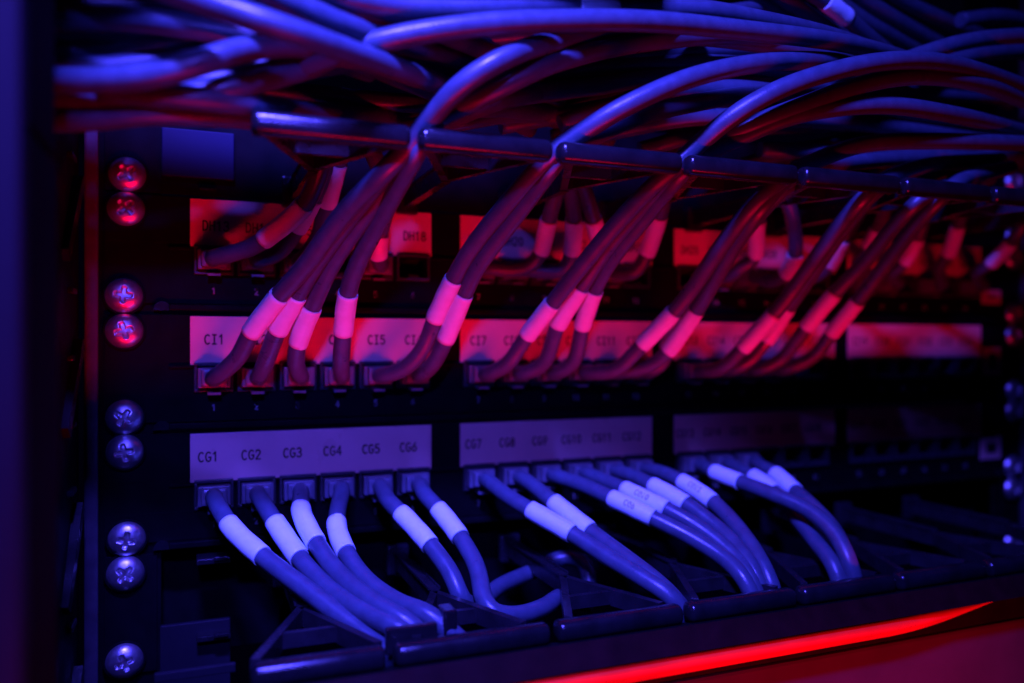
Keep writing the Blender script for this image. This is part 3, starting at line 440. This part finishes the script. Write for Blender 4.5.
  ('bundle_cable', 'blue cable entering at the top right corner', 'grey cables of the overhead bundle', [[350.3, 60, 149.0], [373.8, 62, 153.6], [404.0, 60, 155.1], [446.9, 56, 156.8]], None, None, '', 3.2),
  ('bundle_cable', 'dim cable below the lowest arch at the right edge', 'grey cables of the overhead bundle', [[313.6, 60, 73.5], [336.7, 66, 81.2], [363.1, 70, 85.3], [396.5, 70, 86.4]], None, None, '', 3.2),
  ('bundle_cable', 'shadowed cable deep behind the tops of the middle arches', 'grey cables of the overhead bundle', [[95.7, 70, 93.8], [127.0, 72, 101.3], [174.2, 72, 105.6], [229.4, 70, 115.3], [297.7, 64, 117.1], [380.3, 52, 113.0]], None, None, '', 3.2),
  ('bundle_cable', 'shadowed cable below the crown of the long arch', 'grey cables of the overhead bundle', [[103.9, 66, 88.0], [143.0, 70, 95.8], [191.3, 72, 104.9], [249.1, 70, 109.1], [311.4, 62, 109.0], [394.1, 52, 106.7]], None, None, '', 3.2),
  ('bundle_cable', 'shadowed cable tucked under the second middle arch', 'grey cables of the overhead bundle', [[144.9, 66, 78.7], [174.2, 72, 89.6], [206.2, 76, 95.8], [242.0, 78, 96.4], [300.4, 72, 98.0], [394.2, 62, 103.2]], None, None, '', 3.2),
  ('bundle_cable', 'shadowed cable right behind the fourth bar gap', 'grey cables of the overhead bundle', [[163.1, 62, 77.8], [197.1, 70, 85.2], [235.8, 74, 88.2], [289.3, 72, 91.0], [355.5, 66, 92.8], [418.3, 60, 95.3]], None, None, '', 3.2),
  ('bundle_cable', 'shadowed cable running flat behind the right arches', 'grey cables of the overhead bundle', [[208.5, 60, 97.7], [252.7, 66, 103.5], [307.0, 66, 109.0], [373.8, 62, 115.2], [436.2, 58, 120.4]], None, None, '', 3.2),
  ('bundle_cable', 'shadowed cable low behind the right bar segments', 'grey cables of the overhead bundle', [[237.5, 60, 79.1], [277.0, 68, 80.0], [325.9, 70, 82.1], [392.5, 68, 85.5]], None, None, '', 3.2),
  ('bundle_cable', 'dim cable under the top edge behind the long arch', 'grey cables of the overhead bundle', [[108.3, 84, 97.8], [134.6, 88, 102.1], [173.9, 86, 107.8], [221.4, 80, 113.0], [280.4, 70, 115.6], [355.3, 56, 115.7]], None, None, '', 3.2),
  ('bundle_cable', 'dim cable high in the left corner behind the slanting pair', 'grey cables of the overhead bundle', [[-30.6, 80, 80.6], [-7.7, 80, 83.9], [14.8, 84.8, 85.9], [37.9, 92.0, 89.4], [62.7, 92, 95.4], [91.2, 86, 101.5], [125.4, 76, 107.1], [172.7, 60, 113.2]], None, None, '', 3.2),
]

def spline(pts, step=2.6):
    Q = [Vector(p) for p in pts]; Q = [Q[0] * 2 - Q[1]] + Q + [Q[-1] * 2 - Q[-2]]
    out = []
    for k in range(1, len(Q) - 2):
        p0, p1, p2, p3 = Q[k - 1:k + 3]
        n = max(3, int((p2 - p1).length / step))
        for j in range(n):
            t = j / n
            out.append(.5 * (2 * p1 + (p2 - p0) * t + (2 * p0 - 5 * p1 + 4 * p2 - p3) * t * t + (3 * p1 - p0 - 3 * p2 + p3) * t ** 3))
    out.append(Q[-2])
    for _ in range(2):
        out = [out[0]] + [(a + 2 * b + c) / 4 for a, b, c in zip(out, out[1:], out[2:])] + [out[-1]]
    return out
def frames(C):
    T = [(C[min(i + 1, len(C) - 1)] - C[max(i - 1, 0)]).normalized() for i in range(len(C))]
    up_ = Vector((0, 0, 1)) if abs(T[0].z) < .9 else Vector((1, 0, 0))
    N = [(up_ - T[0] * up_.dot(T[0])).normalized()]
    for i in range(1, len(C)):
        n = N[-1] - T[i] * N[-1].dot(T[i]); N.append(n.normalized())
    return T, N, [t.cross(n) for t, n in zip(T, N)]
def tube(C, T, N, B, rad, nr=16, hollow=False):
    vs = []; fs = []
    for i, c in enumerate(C):
        r = rad[i] if isinstance(rad, list) else rad
        for j in range(nr):
            a = 2 * math.pi * j / nr; q = c + (N[i] * math.cos(a) + B[i] * math.sin(a)) * r; vs.append(P(*q))
    for i in range(len(C) - 1):
        for j in range(nr): fs.append([i * nr + j, i * nr + (j + 1) % nr, (i + 1) * nr + (j + 1) % nr, (i + 1) * nr + j])
    mb = MB().add(vs, fs, True)
    mb.f += [list(range(nr)), list(range(len(vs) - 1, len(vs) - nr - 1, -1))]; mb.sm += [False, False]
    return mb
def plug_mesh():
    mb = MB().box(-5.8, 5.8, -8, 5.5, -3.9, 3.6, .5); mb.box(-4.6, 4.6, 5.3, 8.6, -3.2, 3.2, 1.0)
    me = mb.mesh('plug'); me.materials.append(M['plug']); return me
def latch_mesh():
    me = MB().bar((0, -6, -4.4), (0, 7.5, -6.0), 4.6, .9).mesh('latch_tab'); me.materials.append(M['plug']); return me
PLUG, LATCH = plug_mesh(), latch_mesh()
CAMP = Vector((24.3, 324.0, 0.0))                     # where the photographer stands, for the side that prints face
for name, label, group, pts, slv, port, txt, rad in CABLES:
    th = empty(name); tag(th, label, 'cable', group)
    C = spline(pts); T, N, B = frames(C)
    tube(C, T, N, B, rad).build('jacket', 'jacket', th)
    if port:
        pg_ = inst('plug', PLUG, th, (pts[0][0], 0, pts[0][2])); inst('latch_tab', LATCH, pg_)
    if slv:
        L = [0]
        for a, b in zip(C, C[1:]): L.append(L[-1] + (b - a).length)
        def at(s):
            for i in range(len(C) - 1):
                if L[i + 1] >= s:
                    t = (s - L[i]) / (L[i + 1] - L[i]); return [X[i].lerp(X[i + 1], t) for X in (C, T, N, B)]
            return [X[-1] for X in (C, T, N, B)]
        s0, s1 = sorted(slv); n = 14; fr = [at(s0 + (s1 - s0) * i / n) for i in range(n + 1)]
        ph = random.uniform(0, 6.28)
        rs = [rad + .42 + .05 * math.sin(ph + i * .9) + .03 * random.random() for i in range(n + 1)]; rs[0] = rs[-1] = rad + .36
        sl = tube([f[0] for f in fr], [f[1] for f in fr], [f[2] for f in fr], [f[3] for f in fr], rs, 22).build('label_sleeve', 'sleeve', th)
        # the overlapping end of the wrapped label
        mb = MB(); a0 = random.uniform(0, 6.28); vs = []
        for i in range(n + 1):
            c, t, nn, bb = fr[i]
            for k in range(6):
                a = a0 + k * .14; vs.append(P(*(c + (nn * math.cos(a) + bb * math.sin(a)) * (rs[i] + .10 + .02 * k))))
        mb.add(vs, [[i * 6 + k, i * 6 + k + 1, (i + 1) * 6 + k + 1, (i + 1) * 6 + k] for i in range(n) for k in range(5)], True)
        mb.build('label_flap', 'sleeve', sl)
        if txt:
            c, t, nn, bb = at((s0 + s1) / 2); v = (CAMP - c); v = v - t * v.dot(t); a0 = math.atan2(v.dot(bb), v.dot(nn)) + .25
            def onto(u, q):
                c, t, nn, bb = at((s0 + s1) / 2 + u); a = a0 - q / (rad + .5)
                return P(*(c + (nn * math.cos(a) + bb * math.sin(a)) * (rad + .58)))
            mb = MB(); letters(mb, txt, 2.1, .40, onto); mb.build('lettering', 'faint', sl)
